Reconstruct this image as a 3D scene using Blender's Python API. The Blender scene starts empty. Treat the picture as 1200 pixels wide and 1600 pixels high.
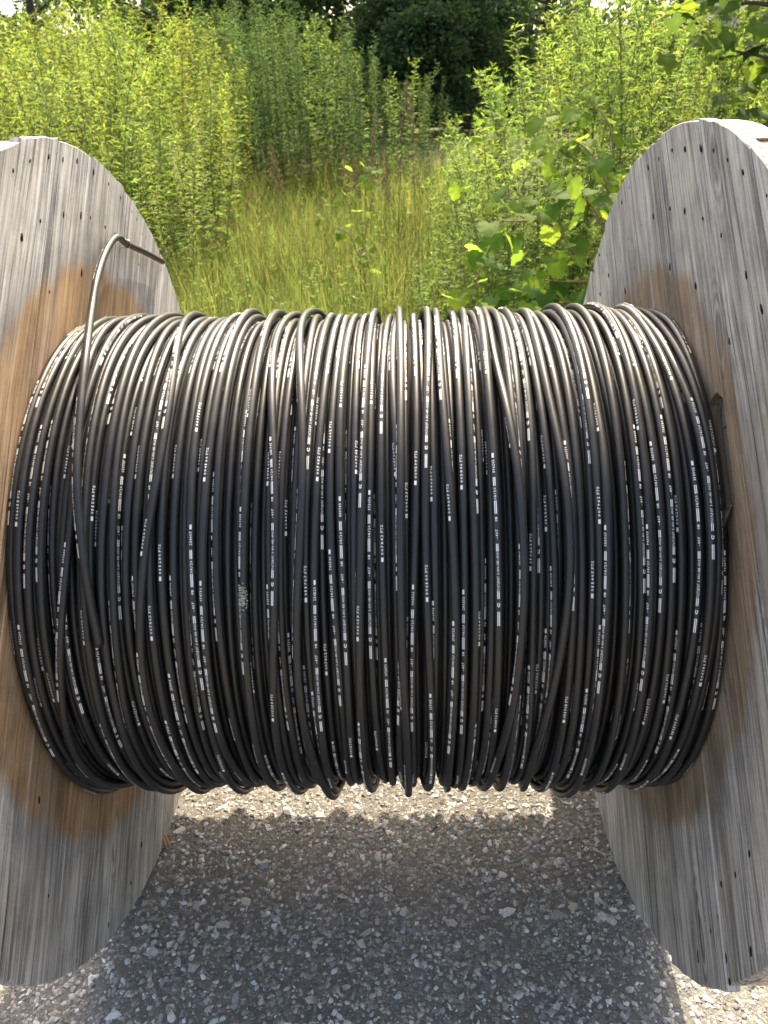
import bpy, math, random
import numpy as np
from mathutils import Matrix, Vector

SC = bpy.context.scene
COL = SC.collection
rad = math.radians
random.seed(7)
rng = np.random.default_rng(11)

# ------------------------------------------------------------------ camera
W = 0.45          # half distance between the inner flange faces
R = 0.6528        # flange radius, the axle is R above the ground
CAM = Vector((0.0567, -1.1786, 1.3128))
CR = Vector((0.999416, 0.022596, -0.025629))
CU = Vector((0.01274, 0.449562, 0.893158))
CF = Vector((-0.031703, 0.892963, -0.449012))
FPX = 1214.86
cam = bpy.data.cameras.new('camera')
cam.sensor_fit = 'VERTICAL'; cam.sensor_height = 36.0; cam.sensor_width = 27.0
cam.lens = FPX * 36.0 / 1600.0
cam.clip_start = 0.02; cam.clip_end = 2000.0
cam.dof.use_dof = True; cam.dof.focus_distance = 1.05; cam.dof.aperture_fstop = 13.0
cam_o = bpy.data.objects.new('camera', cam); COL.objects.link(cam_o)
cam_o.matrix_world = Matrix(((CR.x, CU.x, -CF.x, CAM.x), (CR.y, CU.y, -CF.y, CAM.y), (CR.z, CU.z, -CF.z, CAM.z), (0, 0, 0, 1)))
SC.camera = cam_o

# ------------------------------------------------------------------ sky, sun, exposure
TO_SUN = Vector((0.125, 0.78, 1.0)).normalized()
SUN_EL = math.asin(TO_SUN.z); SUN_AZ = math.atan2(TO_SUN.x, TO_SUN.y)
world = bpy.data.worlds.new('World'); SC.world = world; world.use_nodes = True
wn = world.node_tree.nodes; wl = world.node_tree.links
sky = wn.new('ShaderNodeTexSky'); sky.sky_type = 'NISHITA'; sky.sun_disc = False
sky.sun_elevation = SUN_EL; sky.sun_rotation = SUN_AZ
sky.air_density = 1.0; sky.dust_density = 6.0; sky.ozone_density = 1.0
wl.new(sky.outputs[0], wn['Background'].inputs[0]); wn['Background'].inputs[1].default_value = 0.15
sun = bpy.data.lights.new('sun', 'SUN'); sun.energy = 3.3; sun.angle = rad(0.53); sun.color = (1.0, 0.90, 0.75)
sun_o = bpy.data.objects.new('sun', sun); COL.objects.link(sun_o)
sun_o.rotation_euler = TO_SUN.to_track_quat('Z', 'Y').to_euler(); sun_o.location = TO_SUN * 20
SC.view_settings.view_transform = 'Standard'; SC.view_settings.look = 'None'
SC.view_settings.exposure = 1.68; SC.view_settings.gamma = 1.0; SC.view_settings.use_curve_mapping = False
SC.view_settings.use_white_balance = True; SC.view_settings.white_balance_temperature = 7400; SC.view_settings.white_balance_tint = 8
SC.cycles.use_denoising = True
SC.cycles.max_bounces = 8; SC.cycles.transmission_bounces = 6; SC.cycles.diffuse_bounces = 4

def at(px, py, Y):
    """point at depth Y (world y) that lies in direction (px, py) of the 1200 x 1600 frame"""
    d = CR * ((px - 600) / FPX) + CU * ((800 - py) / FPX) + CF
    return CAM + d * ((Y - CAM.y) / d.y)

# ------------------------------------------------------------------ helpers
def tag(o, label=None, cat=None, group=None, kind=None):
    if label: o['label'] = label
    if cat: o['category'] = cat
    if group: o['group'] = group
    if kind: o['kind'] = kind
    return o

def link(name, data, parent=None, mat=None):
    o = bpy.data.objects.new(name, data); COL.objects.link(o)
    if mat is not None:
        data.materials.clear(); data.materials.append(mat)
    if parent is not None: o.parent = parent
    return o

def empty(name, loc=(0, 0, 0)):
    o = bpy.data.objects.new(name, None); COL.objects.link(o); o.location = loc; o.empty_display_size = 0.1
    return o

def npmesh(name, V, F, smooth=False, tint=None):
    """V (n,3), F (m,k) with every face of k corners; tint (n,3) optional point colours"""
    V = np.asarray(V, dtype=np.float32); F = np.asarray(F, dtype=np.int32)
    m, k = F.shape
    me = bpy.data.meshes.new(name)
    me.vertices.add(len(V)); me.vertices.foreach_set('co', V.ravel())
    me.loops.add(m * k); me.loops.foreach_set('vertex_index', F.ravel())
    me.polygons.add(m); me.polygons.foreach_set('loop_start', np.arange(m, dtype=np.int32) * k)
    try: me.polygons.foreach_set('loop_total', np.full(m, k, dtype=np.int32))
    except Exception: pass
    me.polygons.foreach_set('use_smooth', np.full(m, smooth, dtype=bool))
    if tint is not None:
        a = me.color_attributes.new('tint', 'FLOAT_COLOR', 'POINT')
        c = np.ones((len(V), 4), dtype=np.float32); c[:, :3] = tint
        a.data.foreach_set('color', c.ravel())
    me.update(calc_edges=True); me.validate()
    return me

class MB:
    """collects triangles"""
    def __init__(s): s.V = []; s.F = []; s.T = []; s.n = 0
    def add(s, V, F, t=None):
        V = np.asarray(V, float); s.V.append(V); s.F.append(np.asarray(F, int) + s.n); s.n += len(V)
        s.T.append(np.tile(t if t is not None else (1, 1, 1), (len(V), 1)))
    def mesh(s, name, smooth=False):
        return npmesh(name, np.vstack(s.V), np.vstack(s.F), smooth, np.vstack(s.T))

def tube(path, radii, sides=8, closed=False, caps=True):
    P = np.asarray(path, float); n = len(P)
    radii = np.full(n, radii) if np.isscalar(radii) else np.asarray(radii, float)
    if closed: T = np.roll(P, -1, 0) - np.roll(P, 1, 0)
    else: T = np.gradient(P, axis=0)
    T /= np.linalg.norm(T, axis=1)[:, None] + 1e-12
    ref = np.array([1.0, 0, 0]) if abs(T[:, 0]).mean() < 0.8 else np.array([0, 0, 1.0])
    A = np.cross(T, ref); A /= np.linalg.norm(A, axis=1)[:, None] + 1e-12
    B = np.cross(T, A)
    a = np.arange(sides) / sides * 2 * np.pi
    V = P[:, None, :] + radii[:, None, None] * (np.cos(a)[None, :, None] * A[:, None, :] + np.sin(a)[None, :, None] * B[:, None, :])
    V = V.reshape(-1, 3); F = []
    m = n if closed else n - 1
    i = np.repeat(np.arange(m), sides); j = np.tile(np.arange(sides), m)
    i2 = (i + 1) % n; j2 = (j + 1) % sides
    a0, a1, b0, b1 = i * sides + j, i * sides + j2, i2 * sides + j, i2 * sides + j2
    F = np.concatenate([np.stack([a0, b0, b1], 1), np.stack([a0, b1, a1], 1)])
    if caps and not closed:
        c0 = len(V); V = np.vstack([V, P[0], P[-1]])
        k = np.arange(sides); k2 = (k + 1) % sides
        F = np.vstack([F, np.stack([np.full(sides, c0), k, k2], 1),
                       np.stack([np.full(sides, c0 + 1), (n - 1) * sides + k2, (n - 1) * sides + k], 1)])
    return V, F

def spline(pts, n):
    """Catmull-Rom through pts, n samples"""
    P = np.asarray(pts, float); P = np.vstack([2 * P[0] - P[1], P, 2 * P[-1] - P[-2]])
    seg = len(P) - 3; t = np.linspace(0, seg - 1e-9, n); k = t.astype(int); u = (t - k)[:, None]
    p0, p1, p2, p3 = P[k], P[k + 1], P[k + 2], P[k + 3]
    return 0.5 * (2 * p1 + (p2 - p0) * u + (2 * p0 - 5 * p1 + 4 * p2 - p3) * u ** 2 + (3 * p1 - p0 - 3 * p2 + p3) * u ** 3)

# ------------------------------------------------------------------ materials
class NT:
    def __init__(s, name):
        s.m = bpy.data.materials.new(name); s.m.use_nodes = True
        s.n = s.m.node_tree.nodes; s.l = s.m.node_tree.links
        s.b = s.n['Principled BSDF']; s.out = s.n['Material Output']
    def new(s, t, **kw):
        o = s.n.new('ShaderNode' + t)
        for k, v in kw.items():
            if k.startswith('i_'):
                key = k[2:]
                key = int(key) if key.isdigit() else key
                o.inputs[key].default_value = v
            else: setattr(o, k, v)
        return o
    def link(s, a, b): s.l.new(a, b)
    def math(s, op, a, b=None, clamp=False):
        o = s.n.new('ShaderNodeMath'); o.operation = op; o.use_clamp = clamp
        for i, x in enumerate((a, b)):
            if x is None: continue
            if isinstance(x, (int, float)): o.inputs[i].default_value = x
            else: s.link(x, o.inputs[i])
        return o.outputs[0]
    def ramp(s, fac, stops, interp='LINEAR'):
        o = s.n.new('ShaderNodeValToRGB'); o.color_ramp.interpolation = interp
        e = o.color_ramp.elements
        while len(e) > 1: e.remove(e[-1])
        e[0].position = stops[0][0]; c = stops[0][1]; e[0].color = (*c, 1) if not isinstance(c, (int, float)) else (c, c, c, 1)
        for p, c in stops[1:]:
            x = e.new(p); x.color = (*c, 1) if not isinstance(c, (int, float)) else (c, c, c, 1)
        s.link(fac, o.inputs[0]); return o.outputs[0]
    def mix(s, fac, a, b, blend='MIX'):
        o = s.n.new('ShaderNodeMix'); o.data_type = 'RGBA'; o.blend_type = blend
        for i, x in ((0, fac), (6, a), (7, b)):
            if isinstance(x, (int, float)): o.inputs[i].default_value = x
            elif isinstance(x, tuple): o.inputs[i].default_value = (*x, 1)
            else: s.link(x, o.inputs[i])
        return o.outputs[2]
    def mapping(s, vec, scale):
        o = s.n.new('ShaderNodeMapping'); o.inputs['Scale'].default_value = scale; s.link(vec, o.inputs[0]); return o.outputs[0]
    def noise(s, vec, scale, detail=4, rough=0.55, dist=0.0):
        o = s.n.new('ShaderNodeTexNoise'); o.inputs['Scale'].default_value = scale; o.inputs['Detail'].default_value = detail
        o.inputs['Roughness'].default_value = rough; o.inputs['Distortion'].default_value = dist
        s.link(vec, o.inputs['Vector']); return o.outputs[0]
    def bump(s, h, dist, strength=1.0):
        o = s.n.new('ShaderNodeBump'); o.inputs['Distance'].default_value = dist; o.inputs['Strength'].default_value = strength
        s.link(h, o.inputs['Height']); s.link(o.outputs[0], s.b.inputs['Normal']); return o

def simple(name, col, rough=0.6, spec=0.5, tinted=False):
    t = NT(name); t.b.inputs['Base Color'].default_value = (*col, 1); t.b.inputs['Roughness'].default_value = rough
    t.b.inputs['Specular IOR Level'].default_value = spec
    if tinted:
        a = t.new('Attribute', attribute_name='tint')
        t.link(t.mix(1.0, col, a.outputs[0], 'MULTIPLY'), t.b.inputs['Base Color'])
    return t.m

def leaf_mat(name, col, trans, rough=0.45, mixf=0.45, spec=0.12):
    rough = rough + 0.18
    t = NT(name)
    a = t.new('Attribute', attribute_name='tint'); oi = t.new('ObjectInfo')
    var = t.ramp(oi.outputs['Random'], [(0, (0.62, 0.72, 0.72)), (0.5, (1, 1, 1)), (1, (1.2, 1.18, 0.95))])
    k = t.mix(1.0, a.outputs[0], var, 'MULTIPLY')
    c1 = t.mix(1.0, col, k, 'MULTIPLY'); c2 = t.mix(1.0, trans, k, 'MULTIPLY')
    t.link(c1, t.b.inputs['Base Color']); t.b.inputs['Roughness'].default_value = rough
    t.b.inputs['Specular IOR Level'].default_value = spec
    tr = t.new('BsdfTranslucent'); t.link(c2, tr.inputs[0])
    mx = t.new('MixShader'); mx.inputs[0].default_value = mixf
    t.link(t.b.outputs[0], mx.inputs[1]); t.link(tr.outputs[0], mx.inputs[2]); t.link(mx.outputs[0], t.out.inputs[0])
    return t.m

def wood_mat(name, brown_a, brown_b, stain_r, seed, stained=True, greys=None):
    """weathered plank: local x runs along the grain, y across the disc, the axle is the local origin"""
    t = NT(name)
    tc = t.new('TexCoord'); oi = t.new('ObjectInfo')
    off = t.new('VectorMath', operation='SCALE'); off.inputs[0].default_value = (13.1, 7.7, 3.3); t.link(oi.outputs['Random'], off.inputs['Scale'])
    ad = t.new('VectorMath', operation='ADD'); t.link(tc.outputs['Object'], ad.inputs[0]); t.link(off.outputs[0], ad.inputs[1])
    P = ad.outputs[0]
    # bend the grain a little
    wob = t.noise(t.mapping(P, (1.4, 5, 5)), 1.0, 2)
    cmb = t.new('CombineXYZ'); t.link(t.math('MULTIPLY', t.math('SUBTRACT', wob, 0.5), 0.05), cmb.inputs[1])
    ad2 = t.new('VectorMath', operation='ADD'); t.link(P, ad2.inputs[0]); t.link(cmb.outputs[0], ad2.inputs[1]); P = ad2.outputs[0]
    fine = t.noise(t.mapping(P, (5, 260, 260)), 1.0, 5, 0.62)
    mid = t.noise(t.mapping(P, (2.0, 75, 75)), 1.0, 4, 0.6)
    broad = t.noise(t.mapping(P, (1.6, 13, 13)), 1.0, 3, 0.55)
    speck = t.noise(P, 420.0, 3, 0.7)
    blotch = t.noise(t.mapping(P, (3.0, 9, 9)), 1.0, 4, 0.6)
    g = greys or [(0.25, (0.07, 0.066, 0.064)), (0.38, (0.18, 0.174, 0.168)), (0.5, (0.36, 0.35, 0.335)), (0.62, (0.52, 0.5, 0.475)), (0.8, (0.64, 0.62, 0.59))]
    grain = t.math('ADD', t.math('ADD', t.math('MULTIPLY', fine, 0.45), t.math('MULTIPLY', mid, 0.35)), t.math('ADD', t.math('MULTIPLY', broad, 0.22), t.math('MULTIPLY', speck, 0.12)))
    grain = t.math('ADD', t.math('MULTIPLY', t.math('SUBTRACT', grain, 0.57), 1.75), 0.5)
    kn = t.new('TexVoronoi', feature='F1'); kn.inputs['Scale'].default_value = 1.0; t.link(t.mapping(P, (2.3, 8.5, 0.2)), kn.inputs['Vector'])
    kmask = t.ramp(kn.outputs['Distance'], [(0.05, 1.0), (0.13, 0.0)])
    rings = t.math('SINE', t.math('MULTIPLY', kn.outputs['Distance'], 150.0))
    grain = t.math('ADD', grain, t.math('MULTIPLY', t.math('MULTIPLY', rings, 0.10), t.ramp(kn.outputs['Distance'], [(0.08, 1.0), (0.28, 0.0)])))
    grey = t.ramp(grain, g)
    grey = t.mix(t.ramp(blotch, [(0.42, 0.0), (0.72, 0.55)]), grey, (0.30, 0.265, 0.215))
    if stained:
        brown = t.ramp(grain, [(0.1, brown_a), (0.42, tuple(0.6 * a + 0.4 * b for a, b in zip(brown_a, brown_b))), (0.75, brown_b)])
        sep = t.new('SeparateXYZ'); t.link(tc.outputs['Object'], sep.inputs[0])
        rr = t.math('SQRT', t.math('ADD', t.math('POWER', sep.outputs[0], 2.0), t.math('POWER', sep.outputs[1], 2.0)))
        wig = t.math('MULTIPLY', t.math('SUBTRACT', t.noise(t.mapping(P, (4, 16, 16)), 1.0, 3), 0.5), 0.07)
        edge = t.math('ADD', rr, wig)
        mr = t.new('MapRange'); mr.inputs[1].default_value = stain_r - 0.012; mr.inputs[2].default_value = stain_r + 0.012
        mr.inputs[3].default_value = 1.0; mr.inputs[4].default_value = 0.0; t.link(edge, mr.inputs[0])
        fade = t.math('MULTIPLY', mr.outputs[0], t.ramp(t.noise(t.mapping(P, (3, 20, 20)), 1.0, 3), [(0.3, 0.7), (0.55, 1.0)]))
        # a dark damp ring hugs the stain
        ring = t.new('MapRange'); ring.inputs[1].default_value = stain_r + 0.06; ring.inputs[2].default_value = stain_r + 0.01
        t.link(edge, ring.inputs[0])
        grey = t.mix(t.math('MULTIPLY', ring.outputs[0], t.ramp(blotch, [(0.35, 0.0), (0.6, 0.55)])), grey, (0.13, 0.125, 0.13))
        colr = t.mix(fade, grey, brown)
    else: colr = grey
    mot = t.noise(t.mapping(P, (0.6, 1, 1)), 26.0, 5, 0.65)
    colr = t.mix(1.0, colr, t.ramp(mot, [(0.3, 0.72), (0.5, 1.0), (0.7, 1.16)]), 'MULTIPLY')
    # checks: long thin dark cracks
    crk = t.noise(t.mapping(P, (2.2, 120, 120)), 1.0, 2, 0.5)
    ck = t.math('MULTIPLY', t.ramp(crk, [(0.27, 1.0), (0.33, 0.0)]), t.ramp(t.noise(t.mapping(P, (2, 8, 8)), 1.0, 2), [(0.38, 0.0), (0.58, 1.0)]))
    colr = t.mix(t.math('MULTIPLY', kmask, 0.75), colr, (0.085, 0.055, 0.035))
    colr = t.mix(ck, colr, (0.03, 0.027, 0.025))
    pv = t.ramp(oi.outputs['Random'], [(0, 0.95), (0.35, 1.1), (0.7, 1.2), (1, 1.3)])
    colr = t.mix(1.0, colr, pv, 'MULTIPLY')
    t.link(colr, t.b.inputs['Base Color']); t.b.inputs['Roughness'].default_value = 0.85; t.b.inputs['Specular IOR Level'].default_value = 0.2
    h = t.math('SUBTRACT', grain, t.math('MULTIPLY', ck, 0.6))
    t.bump(h, 0.0028, 0.9)
    return t.m

M = {}
M['wood_left'] = wood_mat('weathered_wood_tan', (0.10, 0.055, 0.03), (0.47, 0.315, 0.18), 0.472, 1)
M['wood_right'] = wood_mat('weathered_wood_brown', (0.075, 0.05, 0.035), (0.36, 0.275, 0.195), 0.452, 2)
M['wood_back'] = wood_mat('rim_wood', (0.1, 0.07, 0.05), (0.4, 0.3, 0.2), 0.2, 3, stained=False,
    greys=[(0.2, (0.12, 0.09, 0.07)), (0.4, (0.33, 0.27, 0.2)), (0.55, (0.5, 0.43, 0.34)), (0.8, (0.62, 0.55, 0.46))])
t = NT('rim_end_grain'); tc = t.new('TexCoord')
n1 = t.noise(t.mapping(tc.outputs['Object'], (60, 240, 30)), 1.0, 5, 0.65); n2 = t.noise(tc.outputs['Object'], 30.0, 4, 0.6)
c = t.ramp(n1, [(0.3, (0.04, 0.026, 0.018)), (0.45, (0.14, 0.10, 0.07)), (0.6, (0.24, 0.18, 0.125)), (0.75, (0.32, 0.26, 0.2))])
c = t.mix(1.0, c, t.ramp(n2, [(0.3, 0.65), (0.7, 1.15)]), 'MULTIPLY')
t.link(c, t.b.inputs['Base Color']); t.b.inputs['Roughness'].default_value = 0.9; t.b.inputs['Specular IOR Level'].default_value = 0.15
t.bump(t.math('ADD', n1, n2), 0.006, 1.0)
M['rim'] = t.m
M['nail'] = simple('nail_hole_shade', (0.012, 0.010, 0.010), 0.8, 0.2)  # nail holes: the dark of each recess is put into the colour
M['print'] = simple('white_print', (0.78, 0.78, 0.78), 0.5, 0.3)

t = NT('black_polyethylene')
tc = t.new('TexCoord'); nz = t.noise(tc.outputs['Object'], 35.0, 4, 0.6); sp = t.noise(tc.outputs['Object'], 700.0, 2, 0.5)
c = t.mix(t.ramp(nz, [(0.45, 0.0), (0.75, 0.5)]), (0.014, 0.0145, 0.016), (0.024, 0.0235, 0.023))
c = t.mix(t.ramp(sp, [(0.71, 0.0), (0.75, 0.7)]), c, (0.22, 0.2, 0.17))
t.link(c, t.b.inputs['Base Color'])
t.link(t.ramp(nz, [(0.3, 0.37), (0.7, 0.48)]), t.b.inputs['Roughness']); t.b.inputs['Specular IOR Level'].default_value = 0.55
M['cable'] = t.m

t = NT('stone_chips')
a = t.new('Attribute', attribute_name='tint'); tc = t.new('TexCoord')
nz = t.noise(tc.outputs['Object'], 260.0, 4, 0.65)
c = t.mix(1.0, a.outputs[0], t.ramp(nz, [(0.25, 0.6), (0.5, 0.95), (0.75, 1.25)]), 'MULTIPLY')
t.link(c, t.b.inputs['Base Color']); t.b.inputs['Roughness'].default_value = 0.8; t.b.inputs['Specular IOR Level'].default_value = 0.3
t.bump(nz, 0.001, 0.6)
M['stone'] = t.m

t = NT('worn_asphalt')
tc = t.new('TexCoord'); P = tc.outputs['Object']
v = t.new('TexVoronoi', feature='F1'); v.inputs['Scale'].default_value = 150.0; t.link(P, v.inputs['Vector'])
v2 = t.new('TexVoronoi', feature='DISTANCE_TO_EDGE'); v2.inputs['Scale'].default_value = 150.0; t.link(P, v2.inputs['Vector'])
n1 = t.noise(P, 900.0, 4, 0.7); n2 = t.noise(P, 2.2, 4, 0.6)
sx = t.new('SeparateColor'); t.link(v.outputs['Color'], sx.inputs[0])
c = t.ramp(sx.outputs[0], [(0, (0.05, 0.049, 0.047)), (0.5, (0.10, 0.098, 0.094)), (0.85, (0.18, 0.175, 0.165)), (1, (0.32, 0.31, 0.29))])
c = t.mix(t.ramp(v2.outputs['Distance'], [(0.0, 1.0), (0.12, 0.0)]), c, (0.055, 0.052, 0.05))
c = t.mix(0.45, c, t.ramp(n1, [(0.35, (0.05, 0.05, 0.048)), (0.7, (0.24, 0.23, 0.22))]))
c = t.mix(1.0, c, t.ramp(n2, [(0.3, 0.8), (0.7, 1.15)]), 'MULTIPLY')
t.link(c, t.b.inputs['Base Color']); t.b.inputs['Roughness'].default_value = 0.9; t.b.inputs['Specular IOR Level'].default_value = 0.25
c = t.mix(1.0, c, (1.7, 1.66, 1.6), 'MULTIPLY'); t.link(c, t.b.inputs['Base Color'])
t.bump(t.math('ADD', t.math('MULTIPLY', v2.outputs['Distance'], 1.2), t.math('MULTIPLY', n1, 0.6)), 0.003, 0.9)
M['asphalt'] = t.m

t = NT('meadow_soil')
tc = t.new('TexCoord'); P = tc.outputs['Object']
n1 = t.noise(P, 1.3, 5, 0.6); n2 = t.noise(P, 30.0, 4, 0.65)
c = t.ramp(n1, [(0.3, (0.055, 0.075, 0.022)), (0.55, (0.085, 0.10, 0.032)), (0.75, (0.13, 0.12, 0.055))])
c = t.mix(1.0, c, t.ramp(n2, [(0.3, 0.6), (0.7, 1.2)]), 'MULTIPLY')
t.link(c, t.b.inputs['Base Color']); t.b.inputs['Roughness'].default_value = 0.95; t.bump(n2, 0.03)
M['soil'] = t.m

M['weed_a'] = leaf_mat('yellow_green_leaf', (0.10, 0.145, 0.05), (0.36, 0.49, 0.10), 0.36, 0.47, 0.25)
M['weed_b'] = leaf_mat('fresh_green_leaf', (0.085, 0.14, 0.05), (0.33, 0.49, 0.10), 0.36, 0.47, 0.25)
M['weed_c'] = leaf_mat('hazed_silver_green_leaf', (0.080, 0.125, 0.060), (0.16, 0.27, 0.085), 0.5, 0.4)  # silvery leaf green, with the haze of distance mixed into the colour
M['vine_leaf'] = leaf_mat('vine_leaf_green', (0.085, 0.15, 0.036), (0.33, 0.49, 0.075), 0.4, 0.58, 0.08)
M['tree_leaf'] = leaf_mat('tree_leaf_green', (0.055, 0.09, 0.038), (0.11, 0.18, 0.05), 0.5, 0.38)
M['maple_leaf'] = leaf_mat('maple_leaf_green', (0.05, 0.095, 0.03), (0.20, 0.30, 0.05), 0.4, 0.45, 0.05)
M['grass'] = leaf_mat('meadow_grass', (0.135, 0.15, 0.05), (0.30, 0.36, 0.10), 0.5, 0.42)
M['stem'] = simple('weed_stem', (0.12, 0.13, 0.05), 0.7, 0.3)
M['vine_stem'] = simple('vine_stem_tan', (0.22, 0.13, 0.075), 0.7, 0.3)
M['dry'] = simple('dry_seed_head', (0.33, 0.235, 0.135), 0.85, 0.2, tinted=True)
M['petal'] = leaf_mat('white_petals', (0.75, 0.75, 0.68), (0.6, 0.6, 0.5), 0.6, 0.3)
t = NT('tree_bark'); tc = t.new('TexCoord')
nz = t.noise(t.mapping(tc.outputs['Object'], (9, 9, 2)), 1.5, 5, 0.65)
t.link(t.ramp(nz, [(0.3, (0.035, 0.03, 0.026)), (0.7, (0.12, 0.10, 0.085))]), t.b.inputs['Base Color']); t.b.inputs['Roughness'].default_value = 0.95; t.bump(nz, 0.03)
M['bark'] = t.m

# ------------------------------------------------------------------ terrain and pavement
def terrain_z(x, y):
    s = np.clip((np.asarray(y, float) - 4.5) / 12.0, 0, 1)
    s = s * s * (3 - 2 * s)
    return 1.05 * s + 0.03 * np.sin(np.asarray(x) * 1.3) * np.clip((np.asarray(y) - 3) / 3, 0, 1) - 0.002

def strip(a, b, n): return list(np.linspace(a, b, n))
gx = np.array([-400, -200, -90, -45, -25] + strip(-14, 14, 41) + [25, 45, 90, 200, 400])
gy = np.array([-400, -180, -80, -30, -12] + strip(-6, 2, 6) + strip(2.4, 24, 50) + [30, 45, 80, 180, 400])
X, Y = np.meshgrid(gx, gy); Z = terrain_z(X, Y)
V = np.stack([X.ravel(), Y.ravel(), Z.ravel()], 1); nx = len(gx); ny = len(gy)
ii, jj = np.meshgrid(np.arange(ny - 1), np.arange(nx - 1), indexing='ij'); k = (ii * nx + jj).ravel()
tag(link('ground', npmesh('ground', V, np.stack([k, k + 1, k + nx + 1, k + nx], 1), True), mat=M['soil']), kind='structure')

px_ = np.linspace(-14, 14, 57); edge_w = 1.75 + 0.12 * np.sin(px_ * 2.1) + rng.normal(0, 0.05, 57)
V = np.vstack([np.stack([px_, np.full(57, -14.0), np.full(57, 0.004)], 1), np.stack([px_, np.full(57, -1.0), np.full(57, 0.004)], 1), np.stack([px_, edge_w, np.full(57, 0.004)], 1)])
k = np.concatenate([np.arange(56), np.arange(56) + 57])
tag(link('pavement', npmesh('pavement', V, np.stack([k, k + 1, k + 58, k + 57], 1)), mat=M['asphalt']), kind='structure')

# stone chips bedded in the asphalt
def stones(n, smin, smax, tmpl, area, zbias, palette, pw=1.6, gain=1.65):
    TV, TF = tmpl; m = len(TV)
    x = rng.uniform(area[0], area[1], n); y = rng.uniform(area[2], area[3], n)
    s = smin + (smax - smin) * rng.random(n) ** pw
    sc = np.stack([rng.uniform(0.75, 1.3, n), rng.uniform(0.6, 1.0, n), rng.uniform(0.4, 0.7, n)], 1) * (s / 2)[:, None]
    J = TV[None] * (1 + rng.normal(0, 0.26, (n, m, 1)))
    P = J * sc[:, None, :]
    a = rng.uniform(0, 6.283, n); tx = rng.normal(0, 0.3, n)
    c, s_ = np.cos(tx)[:, None], np.sin(tx)[:, None]
    P = np.stack([P[..., 0], P[..., 1] * c - P[..., 2] * s_, P[..., 1] * s_ + P[..., 2] * c], -1)
    c, s_ = np.cos(a)[:, None], np.sin(a)[:, None]
    P = np.stack([P[..., 0] * c - P[..., 1] * s_, P[..., 0] * s_ + P[..., 1] * c, P[..., 2]], -1)
    P += np.stack([x, y, 0.004 + sc[:, 2] * zbias + rng.normal(0, 0.0006, n)], 1)[:, None, :]
    F = TF[None] + (np.arange(n) * m)[:, None, None]
    pal = np.array(palette); col = pal[rng.integers(0, len(pal), n)] * rng.uniform(0.7, 1.25, (n, 1)) * gain
    return P.reshape(-1, 3), F.reshape(-1, 3), np.repeat(col, m, 0)
g_ = (1 + 5 ** 0.5) / 2
ICO = np.array([(-1, g_, 0), (1, g_, 0), (-1, -g_, 0), (1, -g_, 0), (0, -1, g_), (0, 1, g_), (0, -1, -g_), (0, 1, -g_), (g_, 0, -1), (g_, 0, 1), (-g_, 0, -1), (-g_, 0, 1)]) / math.sqrt(1 + g_ * g_)
ICF = np.array([(0, 11, 5), (0, 5, 1), (0, 1, 7), (0, 7, 10), (0, 10, 11), (1, 5, 9), (5, 11, 4), (11, 10, 2), (10, 7, 6), (7, 1, 8), (3, 9, 4), (3, 4, 2), (3, 2, 6), (3, 6, 8), (3, 8, 9), (4, 9, 5), (2, 4, 11), (6, 2, 10), (8, 6, 7), (9, 8, 1)])
OCT = np.array([(1, 0, 0), (-1, 0, 0), (0, 1, 0), (0, -1, 0), (0, 0, 1), (0, 0, -1)], float)
OCF = np.array([(0, 2, 4), (2, 1, 4), (1, 3, 4), (3, 0, 4), (2, 0, 5), (1, 2, 5), (3, 1, 5), (0, 3, 5)])
PAL = [(0.36, 0.36, 0.355), (0.25, 0.25, 0.25), (0.16, 0.16, 0.16), (0.12, 0.118, 0.115), (0.31, 0.31, 0.31), (0.21, 0.21, 0.205), (0.28, 0.26, 0.23), (0.15, 0.145, 0.14), (0.18, 0.17, 0.155)]
PALB = [(0.42, 0.42, 0.41), (0.35, 0.355, 0.355), (0.28, 0.28, 0.28), (0.22, 0.22, 0.22), (0.38, 0.36, 0.33), (0.3, 0.28, 0.25)]
AREA = (-0.95, 0.95, -0.85, 0.75)
mb = [stones(30000, 0.0025, 0.007, (OCT, OCF), AREA, 0.3, PAL), stones(22000, 0.006, 0.0135, (ICO, ICF), AREA, -0.05, PAL), stones(1500, 0.011, 0.024, (ICO, ICF), AREA, -0.25, PALB, 2.2, 1.35)]
off = 0; Vs = []; Fs = []; Ts = []
for v_, f_, t_ in mb: Vs.append(v_); Fs.append(f_ + off); Ts.append(t_); off += len(v_)
tag(link('gravel', npmesh('gravel', np.vstack(Vs), np.vstack(Fs), False, np.vstack(Ts)), mat=M['stone']),
    'grey angular stone chips bedded in the pavement under the reel', 'gravel', kind='stuff')

# ------------------------------------------------------------------ the wooden reel
reel = empty('cable_reel')
tag(reel, 'big weathered wooden cable reel with round plank flanges standing on the pavement', 'cable reel')

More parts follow.
